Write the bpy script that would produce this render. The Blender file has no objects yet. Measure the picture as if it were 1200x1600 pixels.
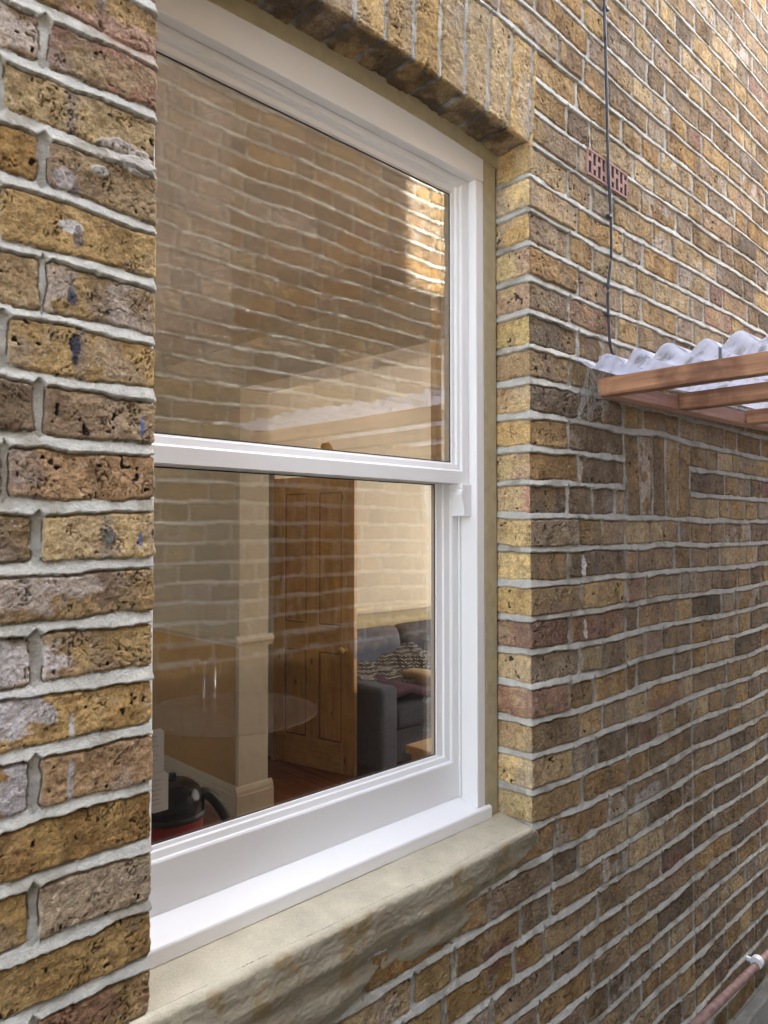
import bpy, bmesh, math, random
import numpy as np
from mathutils import Vector, Matrix
R = math.radians
random.seed(7)
sc = bpy.context.scene

# ------------------------------------------------------------------ camera, sky, sun, exposure
# origin = camera; +X runs along the house wall, +Y goes through it into the room, +Z up
TH = R(44.34); PI_ = math.atan(29/1150.0)
fwd = Vector((math.sin(TH)*math.cos(PI_), math.cos(TH)*math.cos(PI_), math.sin(PI_)))
rgt = Vector((math.cos(TH), -math.sin(TH), 0)); upv = rgt.cross(fwd)
cam = bpy.data.cameras.new("camera"); co = bpy.data.objects.new("camera", cam); sc.collection.objects.link(co)
m3 = Matrix((rgt, upv, -fwd)).transposed()
co.matrix_world = m3.to_4x4()
cam.sensor_fit = 'VERTICAL'; cam.sensor_height = 24; cam.lens = 24*1150/1600.0
cam.clip_start = 0.02; cam.clip_end = 400
sc.camera = co

SUN_EL, SUN_AZ = 52.0, 60.0            # azimuth from +Y towards +X
world = bpy.data.worlds.new("World"); sc.world = world; world.use_nodes = True
wn = world.node_tree; wn.nodes.clear()
sky = wn.nodes.new('ShaderNodeTexSky'); sky.sky_type = 'NISHITA'; sky.sun_disc = False
sky.sun_elevation = R(SUN_EL); sky.sun_rotation = R(SUN_AZ)
sky.dust_density = 3.5; sky.ozone_density = 1.0; sky.air_density = 0.8
bg = wn.nodes.new('ShaderNodeBackground'); bg.inputs[1].default_value = 0.14
wo = wn.nodes.new('ShaderNodeOutputWorld')
hs = wn.nodes.new('ShaderNodeHueSaturation'); hs.inputs['Saturation'].default_value = .5     # less saturated sky for a neutral white balance
wn.links.new(sky.outputs[0], hs.inputs['Color']); wn.links.new(hs.outputs[0], bg.inputs[0]); wn.links.new(bg.outputs[0], wo.inputs[0])
sl = bpy.data.lights.new("sun", 'SUN'); sl.energy = 3.4; sl.angle = R(0.5); sl.color = (1, .965, .90)
so = bpy.data.objects.new("sun", sl); sc.collection.objects.link(so)
sd = Vector((math.sin(R(SUN_AZ))*math.cos(R(SUN_EL)), math.cos(R(SUN_AZ))*math.cos(R(SUN_EL)), math.sin(R(SUN_EL))))
so.rotation_euler = sd.to_track_quat('Z', 'Y').to_euler(); so.location = (0, 0, 12)
sc.view_settings.view_transform = 'Standard'; sc.view_settings.look = 'None'
sc.view_settings.exposure = 4.0; sc.view_settings.gamma = 1.0
sc.cycles.max_bounces = 10; sc.cycles.diffuse_bounces = 5; sc.cycles.transparent_max_bounces = 16
sc.cycles.glossy_bounces = 4; sc.cycles.use_denoising = True

# ------------------------------------------------------------------ helpers
def tag(o, label=None, cat=None, group=None, kind=None):
    if label: o['label'] = label
    if cat: o['category'] = cat
    if group: o['group'] = group
    if kind: o['kind'] = kind
    return o
def empty(name, loc=(0, 0, 0)):
    o = bpy.data.objects.new(name, None); sc.collection.objects.link(o); o.location = loc
    o.empty_display_size = .1
    return o
def link(name, me, m, parent=None, label=None):
    o = bpy.data.objects.new(name, me); sc.collection.objects.link(o)
    if m is not None: me.materials.append(m)
    if parent is not None:
        o.parent = parent
        p = parent; t = Vector((0, 0, 0))
        while p is not None: t += p.location; p = p.parent
        o.location = -t            # geometry below is written in world coordinates
    if label: o['label'] = label
    return o
class MB:
    def __init__(s): s.bm = bmesh.new()
    def box(s, x0, x1, y0, y1, z0, z1):
        vs = [s.bm.verts.new((x, y, z)) for x in (x0, x1) for y in (y0, y1) for z in (z0, z1)]
        for f in ((0,1,3,2),(4,6,7,5),(0,4,5,1),(2,3,7,6),(0,2,6,4),(1,5,7,3)): s.bm.faces.new([vs[i] for i in f])
        return vs
    def prism(s, pts, a, b):     # pts: list of 3D points (a polygon) extruded by vector b-a
        d = Vector(b)-Vector(a)
        v0 = [s.bm.verts.new(p) for p in pts]; v1 = [s.bm.verts.new(Vector(p)+d) for p in pts]
        n = len(pts)
        s.bm.faces.new(v0[::-1]); s.bm.faces.new(v1)
        for i in range(n): s.bm.faces.new((v0[i], v0[(i+1) % n], v1[(i+1) % n], v1[i]))
    def tube(s, pts, r, n=8, cap=True):
        pts = [Vector(p) for p in pts]; rings = []
        for i, p in enumerate(pts):
            t = (pts[min(i+1, len(pts)-1)]-pts[max(i-1, 0)]).normalized()
            a = t.cross(Vector((0, 0, 1)))
            if a.length < .1: a = t.cross(Vector((1, 0, 0)))
            a.normalize(); b = t.cross(a)
            rr = r[i] if isinstance(r, (list, tuple)) else r
            rings.append([s.bm.verts.new(p+a*rr*math.cos(2*math.pi*k/n)+b*rr*math.sin(2*math.pi*k/n)) for k in range(n)])
        for i in range(len(rings)-1):
            for k in range(n): s.bm.faces.new((rings[i][k], rings[i][(k+1) % n], rings[i+1][(k+1) % n], rings[i+1][k]))
        if cap: s.bm.faces.new(rings[0][::-1]); s.bm.faces.new(rings[-1])
    def lathe(s, c, prof, n=40):
        c = Vector(c); rings = []
        for r, z in prof:
            if r < 1e-5: rings.append([s.bm.verts.new(c+Vector((0, 0, z)))])
            else: rings.append([s.bm.verts.new(c+Vector((r*math.cos(2*math.pi*k/n), r*math.sin(2*math.pi*k/n), z))) for k in range(n)])
        for a, b in zip(rings, rings[1:]):
            for k in range(n):
                k2 = (k+1) % n
                if len(a) == 1 and len(b) == 1: continue
                if len(a) == 1: s.bm.faces.new((a[0], b[k], b[k2]))
                elif len(b) == 1: s.bm.faces.new((a[k], a[k2], b[0]))
                else: s.bm.faces.new((a[k], a[k2], b[k2], b[k]))
    def build(s, name, m, parent=None, bevel=0, seg=2, smooth=False, sub=0, label=None, M=None):
        if M is not None: bmesh.ops.transform(s.bm, matrix=M, verts=s.bm.verts)
        bmesh.ops.recalc_face_normals(s.bm, faces=s.bm.faces)
        me = bpy.data.meshes.new(name); s.bm.to_mesh(me); s.bm.free()
        if smooth: me.polygons.foreach_set('use_smooth', [True]*len(me.polygons))
        o = link(name, me, m, parent, label)
        if bevel:
            b = o.modifiers.new('b', 'BEVEL'); b.width = bevel; b.segments = seg; b.limit_method = 'ANGLE'; b.angle_limit = R(35)
            b.harden_normals = False
        if sub:
            b = o.modifiers.new('s', 'SUBSURF'); b.levels = sub; b.render_levels = sub
        return o
def grid_mesh(name, P, m, parent=None, col=None, flip=False, label=None):
    nv, nu = P.shape[:2]
    me = bpy.data.meshes.new(name)
    me.vertices.add(nu*nv); me.vertices.foreach_set('co', P.reshape(-1).astype(np.float32))
    i = (np.arange(nv-1)[:, None]*nu+np.arange(nu-1)[None, :]).reshape(-1)
    q = np.stack([i, i+1, i+1+nu, i+nu], 1)
    if flip: q = q[:, ::-1]
    return fill(me, name, q, nu*nv, m, parent, col, label)
def fill(me, name, q, nvert, m, parent, col, label):
    nf = len(q)
    me.loops.add(nf*4); me.loops.foreach_set('vertex_index', q.reshape(-1).astype(np.int32))
    me.polygons.add(nf); me.polygons.foreach_set('loop_start', np.arange(0, nf*4, 4, dtype=np.int32))
    me.polygons.foreach_set('use_smooth', np.ones(nf, dtype=bool))
    me.update(calc_edges=True)
    if col is not None:
        a = me.attributes.new('albedo', 'FLOAT_COLOR', 'POINT'); a.data.foreach_set('color', col.reshape(-1).astype(np.float32))
    return link(name, me, m, parent, label)
def join_grids(name, grids, m, parent, label=None):
    vs, cs, qs, off = [], [], [], 0
    for P, C in grids:
        nv, nu = P.shape[:2]
        i = (np.arange(nv-1)[:, None]*nu+np.arange(nu-1)[None, :]).reshape(-1)
        qs.append(np.stack([i, i+1, i+1+nu, i+nu], 1)+off); off += nu*nv
        vs.append(P.reshape(-1, 3)); cs.append(C.reshape(-1, 4))
    V = np.concatenate(vs); me = bpy.data.meshes.new(name)
    me.vertices.add(len(V)); me.vertices.foreach_set('co', V.reshape(-1).astype(np.float32))
    return fill(me, name, np.concatenate(qs), len(V), m, parent, np.concatenate(cs), label)

# ---- numpy noise
def _h(ix, iy, seed):
    n = (ix.astype(np.int64)*374761393+iy.astype(np.int64)*668265263+seed*1442695041) & 0xffffffff
    n = ((n ^ (n >> 13))*1274126177) & 0xffffffff
    n = n ^ (n >> 16)
    return (n & 0xffffff).astype(np.float32)/float(0xffffff)
def vn(x, y, seed=0):
    ix = np.floor(x); iy = np.floor(y); fx = (x-ix).astype(np.float32); fy = (y-iy).astype(np.float32)
    fx = fx*fx*(3-2*fx); fy = fy*fy*(3-2*fy)
    a = _h(ix, iy, seed); b = _h(ix+1, iy, seed); c = _h(ix, iy+1, seed); d = _h(ix+1, iy+1, seed)
    return (a+(b-a)*fx)*(1-fy)+(c+(d-c)*fx)*fy
def fbm(x, y, s, seed=0, o=3):          # s = feature size in metres; result about 0..1
    r = 0; a = 1; t = 0; f = 1.0/s
    for k in range(o):
        r = r+a*vn(x*f+17.3*k, y*f+9.1*k, seed+k*31); t += a; a *= .5; f *= 2.03
    return r/t
def ss(a, b, x):
    t = np.clip((x-a)/(b-a), 0, 1); return t*t*(3-2*t)
def lerp(a, b, t): return a+(b-a)*t

# ------------------------------------------------------------------ materials
def base_mat(name):
    m = bpy.data.materials.new(name); m.use_nodes = True
    nt = m.node_tree; b = nt.nodes['Principled BSDF']
    return m, nt, b
def nd(nt, t, **k):
    n = nt.nodes.new(t)
    for a, v in k.items(): setattr(n, a, v)
    return n
def noise(nt, scale, detail=4, rough=.6, vec=None):
    n = nd(nt, 'ShaderNodeTexNoise'); n.inputs['Scale'].default_value = scale; n.inputs['Detail'].default_value = detail
    n.inputs['Roughness'].default_value = rough
    if vec is not None: nt.links.new(vec, n.inputs['Vector'])
    return n
def ramp(nt, fac, stops):
    r = nd(nt, 'ShaderNodeValToRGB'); e = r.color_ramp.elements
    e[0].position, e[0].color = stops[0][0], tuple(stops[0][1])+(1,)
    e[1].position, e[1].color = stops[-1][0], tuple(stops[-1][1])+(1,)
    for p, c in stops[1:-1]:
        x = e.new(p); x.color = tuple(c)+(1,)
    nt.links.new(fac, r.inputs[0]); return r
def mix(nt, fac, a, b, mode='MIX'):
    x = nd(nt, 'ShaderNodeMix', data_type='RGBA', blend_type=mode)
    for sck, v in ((x.inputs[0], fac), (x.inputs[6], a), (x.inputs[7], b)):
        if hasattr(v, 'links'): nt.links.new(v, sck)
        elif isinstance(v, (int, float)): sck.default_value = v
        else: sck.default_value = tuple(v)+(1,)
    return x.outputs[2]
def bump(nt, b, hgt, strength, dist):
    x = nd(nt, 'ShaderNodeBump'); x.inputs['Strength'].default_value = strength; x.inputs['Distance'].default_value = dist
    nt.links.new(hgt, x.inputs['Height']); nt.links.new(x.outputs[0], b.inputs['Normal']); return x
def pos(nt, sc3=(1, 1, 1)):
    g = nd(nt, 'ShaderNodeNewGeometry'); mp = nd(nt, 'ShaderNodeMapping'); mp.inputs['Scale'].default_value = sc3
    nt.links.new(g.outputs['Position'], mp.inputs['Vector']); return mp.outputs[0]
def plain(name, c, rough=.5, var=.08, scale=8, bmp=0, bscale=200, metal=0, sc3=(1, 1, 1), spec=.5):
    m, nt, b = base_mat(name)
    p = pos(nt, sc3); n = noise(nt, scale, 5, .6, p)
    r = ramp(nt, n.outputs[0], [(.3, tuple(x*(1-var) for x in c)), (.7, tuple(min(1, x*(1+var)) for x in c))])
    nt.links.new(r.outputs[0], b.inputs['Base Color'])
    b.inputs['Roughness'].default_value = rough; b.inputs['Metallic'].default_value = metal
    b.inputs['Specular IOR Level'].default_value = spec
    if bmp:
        n2 = noise(nt, bscale, 4, .6, p); bump(nt, b, n2.outputs[0], 1.0, bmp)
    return m
def masonry_mat():
    m, nt, b = base_mat('stock_brick_and_mortar')
    at = nd(nt, 'ShaderNodeAttribute', attribute_name='albedo')
    p = pos(nt)
    n1 = noise(nt, 260, 5, .7, p); n2 = noise(nt, 900, 3, .7, p); n3 = noise(nt, 45, 4, .6, p)
    r1 = ramp(nt, n1.outputs[0], [(.28, (.48, .46, .44)), (.5, (1, 1, 1)), (.72, (1.5, 1.47, 1.4))])
    inv = nd(nt, 'ShaderNodeMath', operation='MULTIPLY_ADD'); nt.links.new(at.outputs['Alpha'], inv.inputs[0])
    inv.inputs[1].default_value = -.75; inv.inputs[2].default_value = .95      # mortar varies less
    c = mix(nt, inv.outputs[0], at.outputs['Color'], r1.outputs[0], 'MULTIPLY')
    r3 = ramp(nt, n3.outputs[0], [(.3, (.86, .87, .88)), (.7, (1.1, 1.08, 1.05))])
    c = mix(nt, .8, c, r3.outputs[0], 'MULTIPLY')
    v = nd(nt, 'ShaderNodeTexVoronoi'); v.inputs['Scale'].default_value = 210; nt.links.new(p, v.inputs['Vector'])
    rv = ramp(nt, v.outputs['Distance'], [(.1, (1, 1, 1)), (.19, (0, 0, 0))])
    msk = nd(nt, 'ShaderNodeMath', operation='MULTIPLY'); nt.links.new(rv.outputs[0], msk.inputs[0])
    sel = ramp(nt, noise(nt, 70, 2, .5, p).outputs[0], [(.5, (0, 0, 0)), (.6, (1, 1, 1))])
    m2 = nd(nt, 'ShaderNodeMath', operation='MULTIPLY'); nt.links.new(sel.outputs[0], m2.inputs[0])
    nt.links.new(inv.outputs[0], m2.inputs[1]); nt.links.new(m2.outputs[0], msk.inputs[1])
    c = mix(nt, msk.outputs[0], c, (.05, .04, .035))                            # cinder specks in the clay
    nt.links.new(c, b.inputs['Base Color'])
    b.inputs['Roughness'].default_value = .92; b.inputs['Specular IOR Level'].default_value = .25
    ad = nd(nt, 'ShaderNodeMath', operation='ADD'); nt.links.new(n1.outputs[0], ad.inputs[0])
    mu = nd(nt, 'ShaderNodeMath', operation='MULTIPLY'); nt.links.new(n2.outputs[0], mu.inputs[0]); mu.inputs[1].default_value = .4
    nt.links.new(mu.outputs[0], ad.inputs[1])
    bump(nt, b, ad.outputs[0], 1.0, .0036)
    return m
def attr_mat(name, rough=.9):
    m, nt, b = base_mat(name)
    at = nd(nt, 'ShaderNodeAttribute', attribute_name='albedo'); p = pos(nt)
    n1 = noise(nt, 300, 5, .7, p); n3 = noise(nt, 25, 4, .6, p)
    r1 = ramp(nt, n1.outputs[0], [(.25, (.85, .84, .83)), (.75, (1.12, 1.12, 1.1))])
    r3 = ramp(nt, n3.outputs[0], [(.3, (.9, .9, .88)), (.7, (1.08, 1.07, 1.05))])
    c = mix(nt, 1, at.outputs['Color'], r1.outputs[0], 'MULTIPLY'); c = mix(nt, 1, c, r3.outputs[0], 'MULTIPLY')
    nt.links.new(c, b.inputs['Base Color']); b.inputs['Roughness'].default_value = rough
    b.inputs['Specular IOR Level'].default_value = .25
    bump(nt, b, n1.outputs[0], .7, .001)
    return m
def wood_mat(name, c0, c1, c2, axis, rough=.55, scale=1.0, knots=True, patch=(.78, .72, .68)):
    m, nt, b = base_mat(name)
    s = [30*scale]*3; s[axis] = 1.6*scale
    p = pos(nt, tuple(s)); n = noise(nt, 1.0, 6, .65, p); n.inputs['Distortion'].default_value = .6
    r = ramp(nt, n.outputs[0], [(.28, c0), (.5, c1), (.72, c2)])
    p2 = pos(nt); big = noise(nt, 7*scale, 4, .6, p2)
    r2 = ramp(nt, big.outputs[0], [(.38, patch), (.54, (1, 1, 1))])
    c = mix(nt, .7, r.outputs[0], r2.outputs[0], 'MULTIPLY')
    if knots:
        s2 = [9*scale]*3; s2[axis] = 4*scale
        v = nd(nt, 'ShaderNodeTexVoronoi'); v.inputs['Scale'].default_value = 1
        nt.links.new(pos(nt, tuple(s2)), v.inputs['Vector'])
        rk = ramp(nt, v.outputs['Distance'], [(.06, (1, 1, 1)), (.14, (0, 0, 0))])
        c = mix(nt, rk.outputs[0], c, tuple(x*.35 for x in c0))
    nt.links.new(c, b.inputs['Base Color']); b.inputs['Roughness'].default_value = rough
    bump(nt, b, n.outputs[0], .5, .0008)
    return m
def glass_mat(name, f0, tint, wavy=0.0, graze=1.0):
    m = bpy.data.materials.new(name); m.use_nodes = True; nt = m.node_tree; nt.nodes.clear()
    out = nd(nt, 'ShaderNodeOutputMaterial'); mx = nd(nt, 'ShaderNodeMixShader')
    tr = nd(nt, 'ShaderNodeBsdfTransparent'); tr.inputs[0].default_value = tint+(1,)
    gl = nd(nt, 'ShaderNodeBsdfGlossy'); gl.inputs['Roughness'].default_value = 0.0; gl.inputs[0].default_value = (1, 1, 1, 1)
    lw = nd(nt, 'ShaderNodeLayerWeight'); lw.inputs[0].default_value = .5
    pw = nd(nt, 'ShaderNodeMath', operation='POWER'); nt.links.new(lw.outputs['Facing'], pw.inputs[0]); pw.inputs[1].default_value = 4
    ma = nd(nt, 'ShaderNodeMath', operation='MULTIPLY_ADD'); nt.links.new(pw.outputs[0], ma.inputs[0])
    ma.inputs[1].default_value = (1-f0)*graze; ma.inputs[2].default_value = f0
    nt.links.new(ma.outputs[0], mx.inputs[0]); nt.links.new(tr.outputs[0], mx.inputs[1]); nt.links.new(gl.outputs[0], mx.inputs[2])
    if wavy:
        n = noise(nt, 3.2, 1, .3, pos(nt)); bp = nd(nt, 'ShaderNodeBump'); bp.inputs['Distance'].default_value = wavy
        nt.links.new(n.outputs[0], bp.inputs['Height']); nt.links.new(bp.outputs[0], gl.inputs['Normal'])
    nt.links.new(mx.outputs[0], out.inputs[0]); return m

M = {}
M['brick'] = masonry_mat()
M['render'] = attr_mat('smeared_sand_render')
M['fillet'] = plain('sand_cement_fillet', (.44, .38, .235), .9, .12, 40, .001, 500)
M['white'] = plain('white_gloss_paint', (.87, .87, .86), .32, .02, 12, .00012, 60)
def painted(name, c):
    m, nt, b = base_mat(name); p = pos(nt)
    n = noise(nt, 5, 6, .7, p); r_ = ramp(nt, n.outputs[0], [(.3, tuple(x*.985 for x in c)), (.7, c)])
    cc = r_.outputs[0]
    nt.links.new(cc, b.inputs['Base Color'])
    rr = ramp(nt, noise(nt, 30, 4, .6, p).outputs[0], [(.3, (.30, .30, .30)), (.7, (.34, .34, .34))]); nt.links.new(rr.outputs[0], b.inputs['Roughness'])
    br = noise(nt, 1, 4, .6, pos(nt, (18, 300, 300))); bump(nt, b, br.outputs[0], .6, .00016)
    return m
M['white'] = painted('white_gloss_paint', (.85, .85, .84))
M['bead'] = plain('off_white_glazing_bead', (.70, .66, .60), .4, .03, 12)
M['seal'] = plain('dark_glazing_seal', (.03, .03, .03), .6)
M['glass'] = glass_mat('double_glazing', .19, (.97, .95, .91), .0008)
M['clear'] = glass_mat('clear_glass', .10, (.97, .96, .96))
def diffuser_mat():  # material of the added sheet that scatters daylight into the room
    m = bpy.data.materials.new('white_diffuser_sheet'); m.use_nodes = True; nt = m.node_tree; nt.nodes.clear()
    out = nd(nt, 'ShaderNodeOutputMaterial'); a = nd(nt, 'ShaderNodeBsdfTranslucent'); a.inputs[0].default_value = (.56, .56, .57, 1)
    d = nd(nt, 'ShaderNodeBsdfDiffuse'); d.inputs[0].default_value = (.8, .74, .64, 1); x = nd(nt, 'ShaderNodeMixShader'); x.inputs[0].default_value = .15
    nt.links.new(a.outputs[0], x.inputs[1]); nt.links.new(d.outputs[0], x.inputs[2]); nt.links.new(x.outputs[0], out.inputs[0]); return m
M['diffuser'] = diffuser_mat()
M['faint'] = glass_mat('thin_clear_acrylic', .004, (.992, .992, .992), 0, .06)
def frost_mat():
    m = glass_mat('frosted_glass', .10, (.96, .95, .95), 0, .12); nt = m.node_tree
    o = [n for n in nt.nodes if n.type == 'OUTPUT_MATERIAL'][0]; src = o.inputs[0].links[0].from_socket
    df = nd(nt, 'ShaderNodeBsdfDiffuse'); df.inputs[0].default_value = (.80, .66, .62, 1)
    x = nd(nt, 'ShaderNodeMixShader'); x.inputs[0].default_value = .07
    nt.links.new(src, x.inputs[1]); nt.links.new(df.outputs[0], x.inputs[2]); nt.links.new(x.outputs[0], o.inputs[0]); return m
M['frost'] = frost_mat()
M['cream'] = plain('cream_wall_paint', (.68, .62, .49), .75, .03, 3)
M['ochre'] = plain('ochre_wall_paint', (.56, .34, .13), .7, .05, 3)
M['cream_trim'] = plain('cream_gloss_trim', (.70, .62, .46), .4, .03, 4)
M['palewall'] = plain('pale_yellow_paint', (.68, .58, .34), .75, .03, 3)
M['pine_v'] = wood_mat('stripped_pine_upright', (.36, .18, .045), (.52, .29, .085), (.62, .38, .13), 2, .35, 1.0)
M['pine_h'] = wood_mat('stripped_pine_across', (.36, .18, .045), (.52, .29, .085), (.62, .38, .13), 1, .35, 1.0, False)
M['pine_dark'] = wood_mat('darkened_pine_moulding', (.16, .06, .014), (.22, .09, .022), (.28, .12, .035), 2, .35, 1.0, False)
M['batten'] = wood_mat('weathered_roof_batten', (.17, .065, .03), (.40, .20, .10), (.60, .37, .19), 1, .6, 1.2, True, (.36, .27, .23))
M['plate'] = wood_mat('pinkish_wall_plate', (.28, .14, .09), (.46, .25, .17), (.56, .34, .25), 0, .7, 1.2)
M['table'] = wood_mat('light_oak', (.42, .24, .09), (.55, .34, .14), (.64, .43, .2), 0, .4, .8, False)
M['brass'] = plain('polished_brass', (.80, .52, .12), .25, .05, 30, metal=.55)
M['tanwood'] = plain('tan_varnished_bead', (.66, .46, .26), .4, .1, 20)
M['airbrick'] = plain('pink_terracotta', (.36, .205, .17), .85, .25, 60, .0008, 500)
M['dark'] = plain('slot_shade_black', (.02, .018, .016), .9)
M['cable'] = plain('black_cable_sheath', (.025, .03, .04), .45, .2, 40)
M['steel'] = plain('dull_nail', (.2, .2, .22), .5, metal=1)
M['copper'] = plain('weathered_copper', (.31, .19, .16), .65, .4, 45, metal=.1)
M['clipw'] = plain('white_plastic', (.75, .76, .77), .4)
M['sofa'] = plain('charcoal_sofa_fabric', (.075, .08, .10), .95, .12, 30, .001, 900, spec=.1)
M['sofa_side'] = plain('blue_grey_sofa_fabric', (.12, .135, .18), .95, .1, 30, .001, 900, spec=.1)
M['vacblack'] = plain('glossy_black_plastic', (.008, .008, .009), .10, spec=.35)
M['vacred'] = plain('red_plastic', (.42, .02, .03), .3)
M['rubber'] = plain('black_hose', (.015, .015, .016), .4)
M['plum'] = plain('plum_cloth', (.10, .06, .085), .95, .2, 20, .001, 600, spec=.1)
M['creamcloth'] = plain('cream_knit', (.50, .40, .24), .9, .12, 40, .001, 600, spec=.1)
M['concrete'] = plain('alley_concrete', (.22, .215, .20), .9, .3, 7, .003, 120)
M['plinth'] = plain('dirty_cement_render', (.24, .235, .22), .92, .35, 9, .003, 160)
M['paper'] = plain('white_sticker', (.74, .72, .72), .5, .03)
M['ink'] = plain('grey_print', (.48, .48, .5), .6)
M['web'] = plain('dusty_cobweb', (.42, .40, .36), .9)
M['innerlight'] = plain('ceiling_paint', (.66, .62, .54), .8, .02, 3)

def floor_mat():
    m, nt, b = base_mat('varnished_red_boards')
    p = pos(nt, (8.5, 1, 1)); w = nd(nt, 'ShaderNodeTexNoise'); w.inputs['Scale'].default_value = 1.0
    g = noise(nt, 1, 5, .6, pos(nt, (40, 2.2, 1)))
    r = ramp(nt, g.outputs[0], [(.3, (.16, .045, .012)), (.7, (.32, .10, .03))])
    sx = nd(nt, 'ShaderNodeSeparateXYZ'); nt.links.new(p, sx.inputs[0])
    fr = nd(nt, 'ShaderNodeMath', operation='FRACT'); nt.links.new(sx.outputs[0], fr.inputs[0])
    gp = ramp(nt, fr.outputs[0], [(.0, (.15, .15, .15)), (.03, (1, 1, 1))])
    c = mix(nt, 1, r.outputs[0], gp.outputs[0], 'MULTIPLY')
    nt.links.new(c, b.inputs['Base Color']); b.inputs['Roughness'].default_value = .25
    return m
M['floor'] = floor_mat()
def sheet_mat():
    m = bpy.data.materials.new('translucent_corrugated_plastic'); m.use_nodes = True; nt = m.node_tree; nt.nodes.clear()
    out = nd(nt, 'ShaderNodeOutputMaterial'); p = pos(nt)
    n = noise(nt, 22, 5, .65, p)
    c = ramp(nt, n.outputs[0], [(.36, (.38, .38, .39)), (.48, (.66, .68, .77)), (.8, (.80, .82, .90))])
    tl = nd(nt, 'ShaderNodeBsdfTranslucent'); df = nd(nt, 'ShaderNodeBsdfDiffuse'); gl = nd(nt, 'ShaderNodeBsdfGlossy')
    gl.inputs['Roughness'].default_value = .25
    nt.links.new(c.outputs[0], tl.inputs[0]); nt.links.new(c.outputs[0], df.inputs[0])
    a = nd(nt, 'ShaderNodeMixShader'); a.inputs[0].default_value = .25; nt.links.new(tl.outputs[0], a.inputs[1]); nt.links.new(df.outputs[0], a.inputs[2])
    b = nd(nt, 'ShaderNodeMixShader'); b.inputs[0].default_value = .07; nt.links.new(a.outputs[0], b.inputs[1]); nt.links.new(gl.outputs[0], b.inputs[2])
    tp = nd(nt, 'ShaderNodeBsdfTransparent'); e = nd(nt, 'ShaderNodeMixShader'); e.inputs[0].default_value = .16; nt.links.new(b.outputs[0], e.inputs[1]); nt.links.new(tp.outputs[0], e.inputs[2])
    nt.links.new(e.outputs[0], out.inputs[0]); return m
M['sheet'] = sheet_mat()
def knit_mat():
    m, nt, b = base_mat('spotted_knitted_throw')
    v = nd(nt, 'ShaderNodeTexVoronoi'); v.inputs['Scale'].default_value = 48; v.inputs['Randomness'].default_value = .25
    nt.links.new(pos(nt), v.inputs['Vector'])
    r = ramp(nt, v.outputs['Distance'], [(.28, (.62, .60, .55)), (.42, (.035, .035, .045))])
    nt.links.new(r.outputs[0], b.inputs['Base Color']); b.inputs['Roughness'].default_value = .95
    return m
M['knit'] = knit_mat()

# ------------------------------------------------------------------ brickwork height field
D = .921          # outer face of the house wall
XL, XR = .4713, 1.345     # window opening, left and right brick edges
H = .075; Z0 = -.043
PAL = np.array([   # two tones per kind of London stock brick (linear albedo)
    [[.42,.27,.10],[.32,.19,.07]], [[.47,.32,.14],[.36,.24,.10]], [[.32,.21,.095],[.23,.145,.065]],
    [[.40,.245,.085],[.27,.155,.055]], [[.36,.26,.145],[.27,.19,.12]], [[.33,.235,.145],[.42,.29,.13]],
    [[.27,.19,.12],[.20,.14,.085]], [[.42,.31,.17],[.48,.35,.18]], [[.25,.17,.09],[.34,.22,.10]],
    [[.35,.225,.12],[.27,.175,.10]], [[.48,.36,.20],[.40,.28,.15]], [[.40,.23,.08],[.30,.20,.10]],
    [[.18,.135,.09],[.27,.18,.09]], [[.30,.21,.14],[.37,.25,.12]], [[.38,.24,.09],[.44,.29,.12]], [[.36,.28,.19],[.29,.215,.14]]])
YEL = 1.12*np.array([[[.60,.45,.20],[.50,.34,.15]], [[.55,.41,.21],[.45,.31,.17]], [[.52,.39,.22],[.47,.28,.19]],
    [[.62,.46,.22],[.50,.38,.22]], [[.48,.33,.22],[.56,.43,.22]]])
FORCE = {}
def edges_for(n, rs, wall):
    e = []
    if wall == 'opp':
        x = -1.5+rs.rand()*.2; hd = n % 2
        while x < 8:
            e.append(x); x += (.1125 if hd else .225)*(1+.04*(rs.rand()-.5)); hd = 1-hd
        return np.array(e)
    if n < -8 or n >= 15:
        x = -1.5+rs.rand()*.05+(0 if n % 2 else .056); hd = n % 2
        while x < 9:
            e.append(x); x += (.1125 if hd else .225)*(1+.05*(rs.rand()-.5))
            hd = 1-hd if rs.rand() < .8 else hd
        if n < -8: e = [q for q in e if not (1.70 < q < 1.83 or 2.10 < q < 2.23)]+[1.772, 2.167]
        return np.array(sorted(e))
    # left of the window
    L = [.4713+.3]
    if n % 2 == 0: L += [.3206, .3206-.218, .3206-.32]
    else: L += [.2700+.004*rs.randn(), .158, -.06]
    while L[-1] > -1.5: L.append(L[-1]-(.1125 if rs.rand() < .5 else .225))
    Rr = [XR-.3, XR+(.200 if n % 2 == 0 else .163)+.004*rs.randn()]
    hd = rs.rand() < .55
    while Rr[-1] < 9:
        Rr.append(Rr[-1]+(.108 if hd else .222)*(1+.06*(rs.rand()-.5))); hd = (not hd) if rs.rand() < .75 else hd
    if n <= 3: Rr = [q for q in Rr if not (1.72 < q < 1.82 or 2.11 < q < 2.22)]+[1.772, 2.167]
    e = sorted([q for q in L if q < .9]+[.9]+[q for q in Rr if q > .9])
    return np.array(e)
def inrect(U, Z, a): return (U > a[0]) & (U < a[1]) & (Z > a[2]) & (Z < a[3])

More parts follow.
